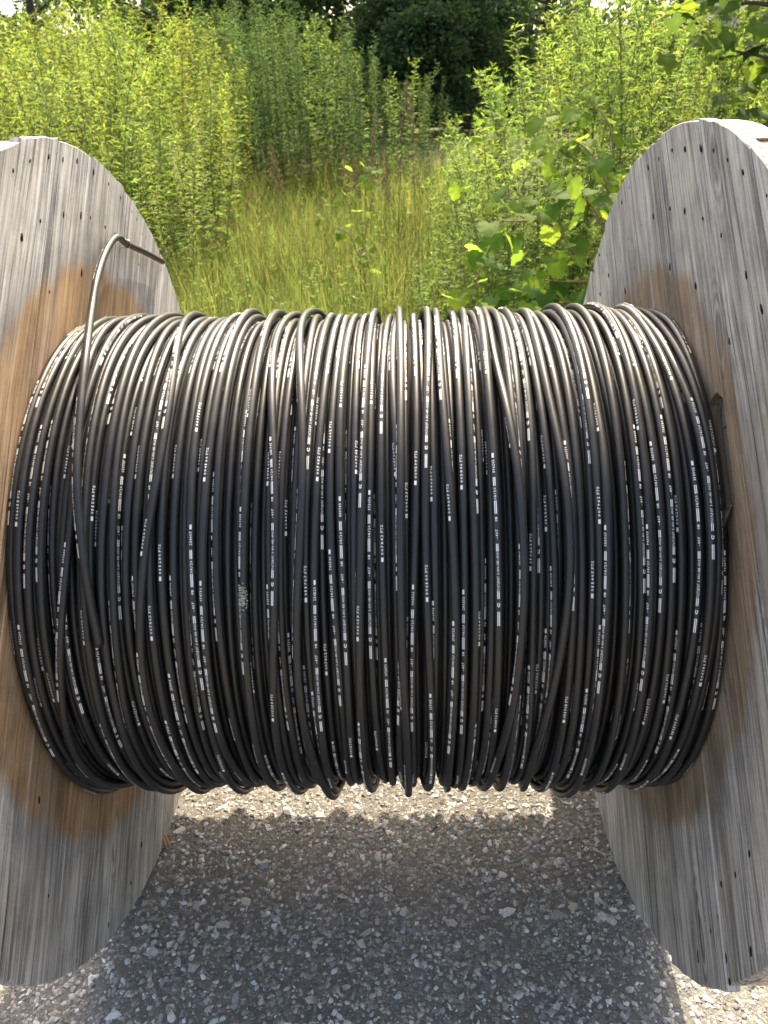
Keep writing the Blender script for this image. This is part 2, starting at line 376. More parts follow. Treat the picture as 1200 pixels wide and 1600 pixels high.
def plank_mesh(name, v0, v1, rim, z0, z1, bev=0.0016):
    """strip of a disc between v0 and v1; top face at z1 chamfered"""
    n = 9
    vs = np.linspace(v0, v1, n); jit = rng.normal(0, 0.0011, (2, n))
    up = [(math.sqrt(max(rim * rim - v * v, 1e-4)) + jit[0, i], v) for i, v in enumerate(vs)]
    dn = [(-math.sqrt(max(rim * rim - v * v, 1e-4)) + jit[1, i], v) for i, v in enumerate(vs)]
    ring = np.array(dn + up[::-1]); m = len(ring)     # counter-clockwise seen from +z is fixed below
    cen = ring.mean(0)
    inn = ring.copy()
    inn[:, 1] = np.clip(inn[:, 1], v0 + bev, v1 - bev)
    inn[:, 0] -= np.sign(inn[:, 0]) * bev
    V = np.vstack([np.column_stack([ring, np.full(m, z0)]), np.column_stack([ring, np.full(m, z1 - bev)]), np.column_stack([inn, np.full(m, z1)])])
    faces = []
    area = 0.5 * sum(ring[i][0] * ring[(i + 1) % m][1] - ring[(i + 1) % m][0] * ring[i][1] for i in range(m))
    o = list(range(m)) if area > 0 else list(range(m))[::-1]
    faces.append([o[i] for i in range(m)][::-1]); faces.append([2 * m + i for i in o])
    for a, b in ((0, 1), (1, 2)):
        for i in range(m):
            p, q = o[i], o[(i + 1) % m]
            faces.append([a * m + p, a * m + q, b * m + q, b * m + p])
    me = bpy.data.meshes.new(name); me.from_pydata(V.tolist(), [], faces); me.update()
    me.polygons.foreach_set('material_index', np.array([0, 0] + [1] * m + [0] * m, dtype=np.int32)); me.validate()
    return me

def capsule_prism(u0, u1, v, hw, z0, z1):
    a = np.linspace(-math.pi / 2, math.pi / 2, 9)
    ring = [(u1 + hw * math.cos(t) , v + hw * math.sin(t)) for t in a] + [(u0 - hw * math.cos(t), v - hw * math.sin(t)) for t in a]
    ring = [(x + random.uniform(-1, 1) * 0.0015, y + random.uniform(-1, 1) * 0.0012) for x, y in ring]
    m = len(ring); V = [(x, y, z0) for x, y in ring] + [(x, y, z1) for x, y in ring]
    F = [list(range(m))[::-1], [m + i for i in range(m)]] + [[i, (i + 1) % m, m + (i + 1) % m, m + i] for i in range(m)]
    me = bpy.data.meshes.new('cut'); me.from_pydata(V, [], F); me.update(); return me

nail_hole_me = npmesh('nail', *(lambda v, f: (v * np.array([0.0056, 0.0027, 0.0010]), f))(ICO, ICF), True)
nail_hole_me.materials.append(M['nail'])

def flange(sx, lean, seams, wood, nail_holes, slot=None):
    a = rad(lean); s, c = math.sin(a), math.cos(a)
    # local x along the planks, local z out of the inner face (towards the cable)
    if sx > 0: cols = ((0, s, c), (0, c, -s), (-1, 0, 0))
    else: cols = ((0, s, c), (0, -c, s), (1, 0, 0))
    rot = Matrix((cols[0], cols[1], cols[2])).transposed().to_4x4()
    mw = Matrix.Translation((sx * W, 0, R)) @ rot
    T1, T2 = 0.017, 0.055
    # the outer layer, its boards run across the inner ones
    V = []; F = []
    outer = MB_ng()
    e = np.linspace(-R + 0.002, R - 0.002, 10)
    for i in range(9):
        me = plank_mesh('tmp', e[i] + 0.001, e[i + 1] - 0.001, R - 0.003 - random.random() * 0.004, -T2, -T1 - 0.0008)
        outer.add(me); bpy.data.meshes.remove(me)
    fl = link('flange', outer.mesh('flange', swap=True), reel, M['wood_back']); fl.data.materials.append(M['rim'])
    fl.matrix_world = mw
    for i in range(len(seams) - 1):
        v0, v1 = seams[i] + 0.0009, seams[i + 1] - 0.0009
        if sx < 0: v0, v1 = -v1, -v0
        rim = R + random.uniform(-0.0025, 0.0012) - (0.006 if (sx > 0 and i in (3, 6)) else 0)
        me = plank_mesh('plank', v0, v1, rim, -T1, random.uniform(-0.0016, 0.0))
        p = link('plank', me, fl, wood); me.materials.append(M['rim'])
        if slot and seams[i] < slot[2] < seams[i + 1]:
            cut = link('cut', capsule_prism(slot[0], slot[1], slot[2], slot[3], -T1 - 0.01, 0.01), fl)
            mod = p.modifiers.new('slot', 'BOOLEAN'); mod.object = cut; mod.operation = 'DIFFERENCE'; mod.solver = 'EXACT'
            bpy.context.view_layer.update()
            ev = p.evaluated_get(bpy.context.evaluated_depsgraph_get())
            new = bpy.data.meshes.new_from_object(ev); p.modifiers.clear(); p.data = new
            if not new.materials: new.materials.append(wood)
            bpy.data.objects.remove(cut)
    for y, z in nail_holes:
        u, v = y * s + z * c, (y * c - z * s) * (1 if sx > 0 else -1)
        o = link('nail', nail_hole_me, fl)
        k = random.uniform(0.55, 1.3)
        o.location = (u, v, -0.0007); o.rotation_euler = (0, 0, random.uniform(-0.25, 0.25)); o.scale = (k * random.uniform(0.8, 1.5), k, 1)
    return fl

class MB_ng:
    """joins n-gon meshes"""
    def __init__(s): s.V = []; s.F = []; s.M = []
    def add(s, me):
        o = len(s.V); s.V += [tuple(v.co) for v in me.vertices]; s.F += [[o + i for i in p.vertices] for p in me.polygons]; s.M += [p.material_index for p in me.polygons]
    def mesh(s, name, swap=False):
        V = [(-y, x, z) for x, y, z in s.V] if swap else s.V
        me = bpy.data.meshes.new(name); me.from_pydata(V, [], s.F); me.update(); me.polygons.foreach_set('material_index', np.array(s.M, dtype=np.int32)); return me

NL = [(-0.089, 0.615), (-0.033, 0.624), (0.031, 0.627), (0.079, 0.621), (0.133, 0.617), (0.195, 0.598), (0.254, 0.576), (0.304, 0.55), (0.351, 0.522), (0.373, 0.506), (0.39, 0.478), (0.042, 0.548), (0.107, 0.54), (0.145, 0.533), (-0.106, 0.535), (-0.04, 0.548), (0.203, 0.512), (0.244, 0.497), (0.41, 0.469), (-0.059, 0.455), (0.067, 0.46), (0.232, 0.406), (0.343, 0.429), (0.311, 0.349), (0.478, 0.396), (-0.371, -0.267), (-0.421, -0.153), (-0.169, -0.538), (-0.241, -0.551), (-0.344, -0.521), (-0.449, -0.454), (-0.476, -0.404), (-0.464, -0.29), (-0.39, -0.495)]
NR = [(0.151, 0.597), (0.204, 0.582), (0.254, 0.565), (0.303, 0.545), (0.345, 0.517), (0.092, 0.611), (0.035, 0.614), (-0.029, 0.617), (-0.078, 0.616), (-0.13, 0.607), (-0.183, 0.596), (-0.26, 0.577), (0.066, 0.533), (-0.0, 0.536), (-0.075, 0.534), (0.144, 0.514), (0.202, 0.494), (0.271, 0.464), (-0.148, 0.522), (0.031, 0.455), (-0.086, 0.449), (-0.242, 0.49), (0.149, 0.428), (0.477, 0.406), (0.52, 0.368), (0.44, 0.335), (0.388, 0.381), (0.258, 0.376), (-0.298, 0.463), (-0.228, 0.409), (-0.564, -0.313), (-0.535, -0.118), (-0.519, -0.175), (-0.506, -0.271), (-0.497, -0.312), (-0.482, -0.387), (-0.545, -0.296), (-0.587, -0.22), (-0.494, -0.224)]
flange(-1, 41, [-0.646, -0.60, -0.462, -0.365, -0.247, -0.118, 0.076, 0.165, 0.255, 0.38, 0.52, 0.646], M['wood_left'], NL)
flange(1, 42, [-0.646, -0.56, -0.438, -0.30, -0.20, -0.10, 0.03, 0.16, 0.29, 0.42, 0.54, 0.646], M['wood_right'], NR, slot=(-0.025, 0.086, -0.379, 0.024))
# barrel of staves that the cable is wound on
cv = []; cf = []
for i in range(24):
    a0, a1 = (i + 0.02) / 24 * 2 * math.pi, (i + 0.98) / 24 * 2 * math.pi
    o = len(cv)
    for xx in (-W + 0.001, W - 0.001):
        for rr, aa in ((0.30, a0), (0.30, a1), (0.265, a1), (0.265, a0)): cv.append((xx, rr * math.cos(aa), R + rr * math.sin(aa)))
    cf += [[o + 3, o + 2, o + 1, o], [o + 4, o + 5, o + 6, o + 7]] + [[o + j, o + (j + 1) % 4, o + 4 + (j + 1) % 4, o + 4 + j] for j in range(4)]
me = bpy.data.meshes.new('barrel'); me.from_pydata(cv, [], cf); me.update()
link('barrel', me, reel, M['wood_back'])

# ------------------------------------------------------------------ the cable
cable = empty('black_cable', (0, 0, R))
tag(cable, 'glossy black cable with white lettering wound in many turns on the reel', 'cable')
rng = np.random.default_rng(29); random.seed(29)
D = 0.0112; HR = D / 2
NT_ = 168
th = np.arange(NT_) / NT_ * 2 * np.pi          # 0 = front (towards the camera), growing upwards
def circ_noise(freqs, amp, n=1):
    o = np.zeros((n, NT_))
    for f in freqs: o += rng.normal(0, amp / f ** 0.7, (n, 1)) * np.sin(f * th[None] + rng.uniform(0, 6.283, (n, 1)))
    return o
def smooth(a, sig):
    k = np.exp(-0.5 * (np.minimum(np.arange(NT_), NT_ - np.arange(NT_)) / sig) ** 2); k /= k.sum()
    return np.real(np.fft.ifft(np.fft.fft(a) * np.fft.fft(k)))
# heap height: bunches of turns stand proud of their neighbours
def heap(x, amp):
    o = np.zeros(NT_)
    for f, p, q in HEAP: o += np.sin(f * x * 2 * np.pi + p + 0.8 * np.sin(th + q))
    return amp * o
HEAP = [(f, random.uniform(0, 6.28), random.uniform(0, 6.28)) for f in (5.5, 9.0, 13.0, 19.0)]
xs_in = np.linspace(-W + HR + 0.0005, W - HR - 0.0005, 76)
PX = [xs_in[i] + circ_noise((1, 2, 3), 0.0012)[0] for i in range(76)]
PR = [np.full(NT_, 0.3755) + heap(xs_in[i], 0.0016) for i in range(76)]
inner_n = len(PX)
n_out = 71
xo = np.linspace(-W + 0.0075, W - 0.0075, n_out) + rng.normal(0, 0.0034, n_out)
order = rng.permutation(n_out)
kind = {}
for c_, i in enumerate(order):
    rogue = c_ >= n_out - 9
    amp = 0.009 if rogue else 0.0036
    x = xo[i] + circ_noise((1, 2, 3, 4), amp)[0]
    if rogue: x += 0.004 * np.sin(th * 2 + random.uniform(0, 6.28))
    x = np.clip(x, -W + HR + 0.0008, W - HR - 0.0008)
    # bottom-up settling on everything that already lies there
    r = np.full(NT_, 0.3755)
    A = np.array(PX); B = np.array(PR)
    dx = np.abs(A - x[None]); hit = dx < D
    rr = np.where(hit, B + np.sqrt(np.maximum(D * D - dx * dx, 0)), 0).max(0)
    r = np.maximum(r, rr)
    r = smooth(r, 3.2)
    r += np.clip(circ_noise((1, 2, 3), 0.0007)[0], 0, 0.003)
    PX.append(x); PR.append(r)
PX = np.array(PX); PR = np.array(PR)

# the layers below, seen only as darkness between the turns
xx = np.linspace(-W + 0.001, W - 0.001, 321); rp = 0.3665 + 0.0035 * np.abs(np.cos(np.arange(321) / 4.0 * np.pi))
aa = np.arange(96) / 96 * 2 * np.pi
V = np.stack([np.repeat(xx, 96), (rp[:, None] * np.cos(aa)[None]).ravel(), (rp[:, None] * np.sin(aa)[None]).ravel()], 1)
i_ = np.repeat(np.arange(320), 96); j_ = np.tile(np.arange(96), 320); j2 = (j_ + 1) % 96
tag(link('buried_turns', npmesh('buried_turns', V, np.stack([i_ * 96 + j_, i_ * 96 + j2, (i_ + 1) * 96 + j2, (i_ + 1) * 96 + j_], 1), True), cable, M['cable']), kind='stuff')

# glyphs ----------------------------------------------------------
def glyphs(chars):
    out = {}
    for ch in chars:
        cu = bpy.data.curves.new('g', 'FONT'); cu.body = ch; cu.resolution_u = 1; cu.offset = 0.018; cu.fill_mode = 'FRONT' if hasattr(cu, 'fill_mode') else None
        o = bpy.data.objects.new('g', cu); COL.objects.link(o); bpy.context.view_layer.update()
        me = bpy.data.meshes.new_from_object(o.evaluated_get(bpy.context.evaluated_depsgraph_get()))
        me.calc_loop_triangles()
        v = np.array([p.co[:2] for p in me.vertices]); f = np.array([t_.vertices[:] for t_ in me.loop_triangles])
        if len(v):
            lo, hi = v.min(0), v.max(0)
            w = max(hi[0] - lo[0], 0.18)
            v = (v - [lo[0], 0]) / [w, 0.70]
            if ch == '-': v[:, 0] = v[:, 0] * 0.7 + 0.15
            if ch == '1': v[:, 0] = v[:, 0] * 0.7 + 0.1
            out[ch] = (v, f)
        bpy.data.objects.remove(o); bpy.data.meshes.remove(me); bpy.data.curves.remove(cu)
    return out
GL = glyphs('FASTLIGH0123456789-/MS')
def quad(x0, x1, y0, y1, n=1):
    xs = np.linspace(x0, x1, n + 1); v = np.array([(x, y) for x in xs for y in (y0, y1)]); f = []
    for i in range(n): f += [(2 * i, 2 * i + 2, 2 * i + 3), (2 * i, 2 * i + 3, 2 * i + 1)]
    return v, np.array(f)
def handset():
    a = np.linspace(rad(40), rad(320), 12); v = []
    for i, t_ in enumerate(a):
        e = 1.0 if i in (0, 1, 10, 11) else 0.62
        v += [(0.0035 + 0.0034 * math.cos(t_) , 0.0016 * math.sin(t_) * 1.0 * 1.15), (0.0035 + 0.0034 * (1 - e * 0.75) * math.cos(t_), 0.0016 * (1 - e * 0.75) * math.sin(t_))]
    v = np.array(v); f = []
    for i in range(11): f += [(2 * i, 2 * i + 2, 2 * i + 3), (2 * i, 2 * i + 3, 2 * i + 1)]
    v = np.stack([v[:, 0], v[:, 1]], 1)
    return v, np.array(f)
H = 0.0031
def legend(number):
    """flat layout of the print, x runs along the cable (reading direction), y across, metres"""
    P = []; x = 0.0
    def text(s, pitch, h=H):
        nonlocal x
        for ch in s:
            if ch in GL:
                v, f = GL[ch]; P.append((np.stack([x + v[:, 0] * pitch * 0.80, (v[:, 1] - 0.5) * h], 1), f))
            x += pitch
    def block(L, gap=0.0006):
        nonlocal x
        for y0, y1 in ((-H / 2, -0.0003), (0.0003, H / 2)):
            v, f = quad(x, x + L, y0, y1, 3); P.append((v, f))
        x += L
    block(0.0178); x += 0.0055
    v, f = handset(); P.append((v + [x, 0], f)); x += 0.0105
    block(0.0096); x += 0.0010
    text('FASTLIGHT 1-800-481-4963', 0.00192, 0.0029); x += 0.0008
    block(0.0092); x += 0.0055
    text('-407', 0.0031); x += 0.0085; text('0M', 0.0031); x += 0.0035
    block(0.016); x += 0.0012
    text('08/20', 0.0031); x += 0.0015
    block(0.011); x += 0.0055
    text('%06d' % ((number * 7919) % 1000000), 0.0029); x += 0.0022
    v, f = quad(x, x + 0.0058, -0.0013, 0.0013, 2); P.append((v, f)); x += 0.0058
    main = x
    x = -0.230
    v, f = quad(x, x + 0.0052, -0.0014, 0.0014, 2); P.append((v, f)); x += 0.0082
    return P, main
def footage(number):
    P = []; x = 0.0
    v, f = quad(0, 0.0055, -0.0015, 0.0015, 2); P.append((v, f)); x = 0.0085
    for ch in '%06d' % number:
        v, f = GL[ch]; P.append((np.stack([x + v[:, 0] * 0.0031, (v[:, 1] - 0.5) * H], 1), f)); x += 0.0043
    x += 0.0012
    for ch in 'FTS':
        v, f = GL[ch]; P.append((np.stack([x + v[:, 0] * 0.0029, (v[:, 1] - 0.5) * H], 1), f)); x += 0.0034
    return P
def legend_only(number):
    P, L = legend(number); return P[:-1]

def sample(Pth, s, closed=True):
    """interpolates a closed polyline (with arclength table) at s"""
    P, S = Pth
    L = S[-1]; s = np.mod(s, L) if closed else np.clip(s, 0, L - 1e-6)
    i = np.clip(np.searchsorted(S, s, side='right') - 1, 0, len(S) - 2)
    u = ((s - S[i]) / (S[i + 1] - S[i]))[:, None]
    j = (i + 1) % len(P) if closed else i + 1
    return P[i] * (1 - u) + P[j] * u
def lettering(P, s_from, s_to, closed, phase, number, ang, twist, up=None):
    PP = np.vstack([P, P[:1]]) if closed else P
    S = np.concatenate([[0], np.cumsum(np.linalg.norm(np.diff(PP, axis=0), axis=1))])
    mbx = MB(); tab = (PP[:-1] if closed else PP, S)
    k0 = int(math.floor((s_from - phase) / 0.50)) - 1
    for k in range(k0, k0 + 8):
        for base, parts in ((phase + k * 0.50, legend_only(number + k)), (phase + k * 0.50 + 0.335, footage((number + 2 * k) % 1000000))):
            if base < s_from or base > s_to: continue
            V = np.vstack([v for v, f in parts]); F = []; o = 0
            for v, f in parts: F.append(f + o); o += len(v)
            F = np.vstack(F)
            s = base + V[:, 0]
            c = sample(tab, s, closed); c2 = sample(tab, s + 0.004, closed); c1 = sample(tab, s - 0.004, closed)
            T = c2 - c1; T /= np.linalg.norm(T, axis=1)[:, None]
            if up is None:
                N = c * np.array([0, 1, 1])
            else: N = np.tile(up, (len(c), 1))
            N = N - (N * T).sum(1)[:, None] * T; N /= np.linalg.norm(N, axis=1)[:, None]
            Bv = np.cross(N, T)            # reading direction T, tops of the letters towards Bv
            al = ang + twist * (s - s_from) + V[:, 1] / (HR + 0.0002)
            pos = c + (HR + 0.00022) * (np.cos(al)[:, None] * N + np.sin(al)[:, None] * Bv)
            mbx.add(pos, F)
    return mbx

for i in range(len(PX)):
    r = PR[i]; x = PX[i]
    P = np.stack([x, -r * np.cos(th), r * np.sin(th)], 1)
    inner = i < inner_n
    V, F = tube(P, HR if not inner else HR * 0.99, 6 if inner else 11, closed=True)
    wr = link('cable_wrap', npmesh('cable_wrap', V, F, True), cable, M['cable'])
    if inner and random.random() < 0.4: continue
    rm = float(r.mean())
    ang = float(np.clip(rng.normal(0.25, 0.45), -1.0, 1.1))
    if rng.random() < 0.10: ang += math.pi * 0.6
    # roll the arclength origin to the bottom so that the visible part is one run
    P2 = np.roll(P, NT_ // 3, axis=0)
    m = lettering(P2, 0.05, 0.05 + rm * 4.1, True, rng.uniform(-0.3, 0.35), int(rng.integers(4000, 12000)), ang, rng.normal(0, 0.45))
    if m.n:
        me = m.mesh('lettering'); tag(link('lettering', me, wr, M['print']), kind='stuff')

# loose outer end: leaves the pack at the front, climbs the left flange, is bent over a staple
def on_cyl(px, py, r):
    d = CR * ((px - 600) / FPX) + CU * ((800 - py) / FPX) + CF
    oy, oz = CAM.y, CAM.z - R
    a = d.y ** 2 + d.z ** 2; b = 2 * (oy * d.y + oz * d.z); c = oy * oy + oz * oz - r * r
    q = (-b - math.sqrt(max(b * b - 4 * a * c, 0))) / (2 * a)
    return CAM + d * q - Vector((0, 0, R))
pts = [on_cyl(155, 1010, 0.398), on_cyl(134, 900, 0.401), on_cyl(122, 800, 0.404), on_cyl(120, 720, 0.407), on_cyl(127, 620, 0.412), on_cyl(136, 540, 0.42)]
tail = [tuple(p) for p in pts]
def onx(px, py, x):
    d = CR * ((px - 600) / FPX) + CU * ((800 - py) / FPX) + CF
    return CAM + d * ((x - CAM.x) / d.x) - Vector((0, 0, R))
tail += [tuple(onx(px, py, x)) for px, py, x in ((143, 485, -0.409), (151, 438, -0.419), (161, 404, -0.428), (172, 381, -0.434), (181, 371.5, -0.436), (189, 373, -0.437), (198, 381, -0.438), (226, 394, -0.4385), (254, 409, -0.4385))]
P = spline(tail, 150)
V, F = tube(P, 0.0056, 12)
le = link('loose_end', npmesh('loose_end', V, F, True), cable, M['cable'])
m = lettering(P, 0.1, 0.75, False, 0.115, 9708, 0.9, 0.0, up=np.array([0.2, -0.9, 0.4]))
if m.n: tag(link('lettering', m.mesh('lettering'), le, M['print']), kind='stuff')
# staple that pins it
q = np.array(tail[12]); d_ = np.array(tail[13]) - np.array(tail[11]); d_ /= np.linalg.norm(d_)
side = np.cross(d_, (1, 0, 0)); side /= np.linalg.norm(side)
arc = [q + side * 0.0066 * math.cos(a) + np.array([1, 0, 0]) * (0.0066 * math.sin(a)) for a in np.linspace(0, math.pi, 11)]
arc = [arc[0] - np.array([0.014, 0, 0])] + arc + [arc[-1] - np.array([0.014, 0, 0])]
V, F = tube(arc, 0.0011, 6)
M['steel'] = simple('dull_staple_steel', (0.32, 0.27, 0.23), 0.45, 0.5); M['steel'].node_tree.nodes['Principled BSDF'].inputs['Metallic'].default_value = 0.8
sp_o = link('staple', npmesh('staple', V, F, True), reel, M['steel']); sp_o.location = (0, 0, R)
# inner end: dives through the slot of the right flange
a_ = [onx(1113, 930, 0.438), onx(1118, 880, 0.4395), onx(1123, 845, 0.4405), onx(1130, 816, 0.442), onx(1137, 801, 0.444), onx(1144, 790, 0.446)]
P = spline([tuple(p) for p in a_], 40); V, F = tube(P, np.concatenate([np.full(30, 0.0062), np.linspace(0.0062, 0.0015, 10)]), 12)
link('inner_end', npmesh('inner_end', V, F, True), cable, M['cable'])
# crumbs of dried mud stuck on one turn
c0 = on_cyl(365, 934, 0.394)
tq = math.atan2(c0.z, -c0.y); kq = int(round(tq / (2 * math.pi) * NT_)) % NT_
cand = [i for i in range(inner_n, len(PX)) if abs(PX[i][kq] - c0.x) < 0.012]
iw = max(cand, key=lambda i: PR[i][kq])
mbm = MB()
for k in range(190):
    tt = tq + rng.normal(0, 0.017); kk = tt / (2 * math.pi) * NT_
    xx = float(np.interp(kk % NT_, np.arange(NT_), PX[iw])); rr = float(np.interp(kk % NT_, np.arange(NT_), PR[iw]))
    al = rng.normal(0.05, 0.55); q = rr + (HR + 0.0002) * math.cos(al)
    p = np.array([xx + (HR + 0.0002) * math.sin(al), -q * math.cos(tt), q * math.sin(tt)])
    sc_ = rng.uniform(0.0004, 0.0012)
    mbm.add(OCT * sc_ + p, OCF, np.array([0.5, 0.47, 0.40]) * rng.uniform(0.4, 1.2))
tag(link('dried_mud', mbm.mesh('dried_mud'), cable, M['stone']), kind='stuff')

# sliver of fresh wood beside the left flange
def ground_pt(px, py, z=0.0):
    d = CR * ((px - 600) / FPX) + CU * ((800 - py) / FPX) + CF
    return np.array(CAM + d * ((z - CAM.z) / d.z))
sl = MB()
for a, b in (((256, 1300), (266, 1322)), ((254, 1306), (261, 1326))):
    a, b = ground_pt(*a, 0.02), ground_pt(*b, 0.008)
    sl.add(*tube([a, (a + b) / 2 + [0, 0, 0.001], b], [0.002, 0.003, 0.0008], 5))
M['fresh_wood'] = simple('fresh_split_wood', (0.45, 0.25, 0.11), 0.7, 0.2)
tag(link('wood_sliver', sl.mesh('wood_sliver'), mat=M['fresh_wood']), 'small orange-brown wood sliver lying against the bottom of the left flange', 'wood sliver')

rng = np.random.default_rng(41); random.seed(41)
# ------------------------------------------------------------------ foliage
def leaf(mb, base, d, L, w, up, t, droop=0.25):
    """folded lance-shaped leaf of 4 triangles"""
    d = d / np.linalg.norm(d); s = np.cross(d, up); s /= np.linalg.norm(s) + 1e-9; n = np.cross(s, d)
    midp = base + d * L * 0.45 - n * L * 0.02
    tip = base + d * L - n * L * droop
    a = base + d * L * 0.42 + s * w / 2 + n * w * 0.22; b = base + d * L * 0.42 - s * w / 2 + n * w * 0.22
    mb.add([base, a, midp, b, tip], [(0, 1, 2), (0, 2, 3), (1, 4, 2), (2, 4, 3)], t)

UPV = np.array([0, 0, 1.0])
def rdir(az, el): return np.array([math.cos(az) * math.cos(el), math.sin(az) * math.cos(el), math.sin(el)])
def weed(h, style, dens=1.0):
    """returns (stem MB, leaf MB) of one upright weed of height h standing at the origin"""
    st, lf = MB(), MB()
    lean = rng.normal(0, 0.10, 2); bend = rng.normal(0, 0.08, 2)
    ts = np.linspace(0, 1, 7)
    path = np.stack([h * (lean[0] * ts + bend[0] * ts ** 3), h * (lean[1] * ts + bend[1] * ts ** 3), h * ts * 0.98], 1)
    st.add(*tube(path, np.linspace(0.0055, 0.0015, 7), 5, caps=False))
    def along(t_):
        i = min(int(t_ * 6), 5); u = t_ * 6 - i; return path[i] * (1 - u) + path[i + 1] * u
    def tint(t_): 
        k = rng.uniform(0.5, 1.35); y = rng.uniform(0.85, 1.2)
        return (k * y, k, k * 0.9)
    if style == 'lance':
        n = int(84 * dens * h / 1.6); az = rng.uniform(0, 6.28)
        for i in range(n):
            t_ = 0.05 + 0.95 * (i + rng.random()) / n; az += 2.4 + rng.normal(0, 0.2)
            L = (0.135 - 0.07 * t_) * rng.uniform(0.75, 1.25)
            leaf(lf, along(t_), rdir(az, rng.normal(0.42, 0.22)), L, L * 0.23, UPV, tint(t_), rng.uniform(0.05, 0.5))
            if rng.random() < 0.55:
                leaf(lf, along(t_), rdir(az + rng.normal(0, 0.5), rng.normal(0.7, 0.2)), L * 0.55, L * 0.13, UPV, tint(t_), 0.1)
        for k in range(int(9 * dens)):
            t_ = rng.uniform(0.62, 0.99); b = along(t_); az = rng.uniform(0, 6.28); d = rdir(az, rng.uniform(0.5, 1.1)); bl = 0.26 * (1.15 - t_) + 0.05
            st.add(*tube([b, b + d * bl * 0.5, b + d * bl + [0, 0, 0.02]], [0.0016, 0.0012, 0.0007], 3, caps=False))
            for j in range(8):
                q_ = rng.uniform(0.2, 1.05); L = rng.uniform(0.022, 0.05)
                leaf(lf, b + d * bl * q_, rdir(rng.uniform(0, 6.28), rng.normal(0.6, 0.3)), L, L * 0.22, UPV, tint(t_), 0.15)
    elif style == 'lobed':
        n = int(46 * dens * h / 1.5); az = rng.uniform(0, 6.28)
        for i in range(n):
            t_ = 0.04 + 0.96 * (i + rng.random()) / n; az += 2.4 + rng.normal(0, 0.25)
            L = (0.15 - 0.09 * t_) * rng.uniform(0.8, 1.25); el = rng.normal(0.35, 0.25); d = rdir(az, el); b = along(t_); tt = tint(t_)
            leaf(lf, b, d, L, L * 0.2, UPV, tt, rng.uniform(0.05, 0.35))
            s = np.cross(d, UPV); s /= np.linalg.norm(s)
            for q_ in (0.28, 0.55):
                for sg in (-1, 1):
                    leaf(lf, b + d * L * q_, d * 0.75 + s * sg * 0.75, L * (0.62 - 0.3 * q_), L * 0.14, UPV, tt, rng.uniform(0.0, 0.3))
        for k in range(int(10 * dens)):
            t_ = rng.uniform(0.5, 0.97); b = along(t_); az = rng.uniform(0, 6.28); d = rdir(az, rng.uniform(0.5, 1.0)); bl = 0.34 * (1.1 - t_) + 0.07
            st.add(*tube([b, b + d * bl * 0.5, b + d * bl + [0, 0, 0.03]], [0.0018, 0.0013, 0.0007], 3, caps=False))
            for j in range(9):
                q_ = rng.uniform(0.2, 1.05); L = rng.uniform(0.025, 0.055); dd = rdir(rng.uniform(0, 6.28), rng.normal(0.5, 0.3)); bb = b + d * bl * q_
                leaf(lf, bb, dd, L, L * 0.2, UPV, tint(t_), 0.1)
                leaf(lf, bb, dd + rdir(rng.uniform(0, 6.28), 0) * 0.6, L * 0.7, L * 0.14, UPV, tint(t_), 0.1)
    return st, lf

PROTO = {}
def protos(key, style, hs, mat, dens=1.0):
    L = []
    for h in hs:
        st, lf = weed(h, style, dens)
        a = st.mesh('stem'); a.materials.append(M['stem'])
        b = lf.mesh('foliage'); b.materials.append(mat)
        L.append((h, a, b, st, lf))
    PROTO[key] = L
protos('lance', 'lance', (1.7, 1.8, 1.9, 2.0, 1.6), M['weed_a'], 1.25)
protos('lobed', 'lobed', (1.2, 1.35, 1.5, 1.6, 1.75), M['weed_b'], 1.3)
protos('forb', 'lobed', (0.9, 1.0, 1.1), M['weed_b'], 0.5)
protos('pale', 'lance', (1.7, 1.85, 2.0), M['weed_c'], 1.1)

def put_weed(key, x, y, h, label, group):
    hh, a, b, _, _ = PROTO[key][rng.integers(len(PROTO[key]))]
    z = float(terrain_z(x, y)); o = empty('tall_weed', (x, y, z))
    k = h / hh; o.scale = (min(k, 1.1), min(k, 1.1), k); o.rotation_euler = (rng.normal(0, 0.04), rng.normal(0, 0.04), rng.uniform(0, 6.28))
    for n, me in (('stem', a), ('foliage', b)):
        c = bpy.data.objects.new(n, me); COL.objects.link(c); c.parent = o
    tag(o, label, 'weed', group)

def thicket(name, spots, label, mat):
    """the part of a weed bank behind its front plants, too dense to count"""
    mbt = MB()
    for key, x, y, h in spots:
        hh, _, _, st, lf = PROTO[key][rng.integers(len(PROTO[key]))]
        k = h / hh; a = rng.uniform(0, 6.28); c, s = math.cos(a), math.sin(a); z = float(terrain_z(x, y))
        for src in (st, lf):
            V = np.vstack(src.V) * [min(k, 1.1), min(k, 1.1), k]
            V = np.stack([V[:, 0] * c - V[:, 1] * s + x, V[:, 0] * s + V[:, 1] * c + y, V[:, 2] + z], 1)
            mbt.V.append(V); mbt.F.append(np.vstack(src.F) + mbt.n); mbt.n += len(V)
            T = np.vstack(src.T); mbt.T.append(T * (rng.uniform(0.6, 1.3) * np.array([rng.uniform(0.85, 1.15), 1, 0.95])) if src is lf else T * [0.9, 0.75, 0.8])
    tag(link(name, mbt.mesh(name), mat=mat), label, 'weeds', kind='stuff')

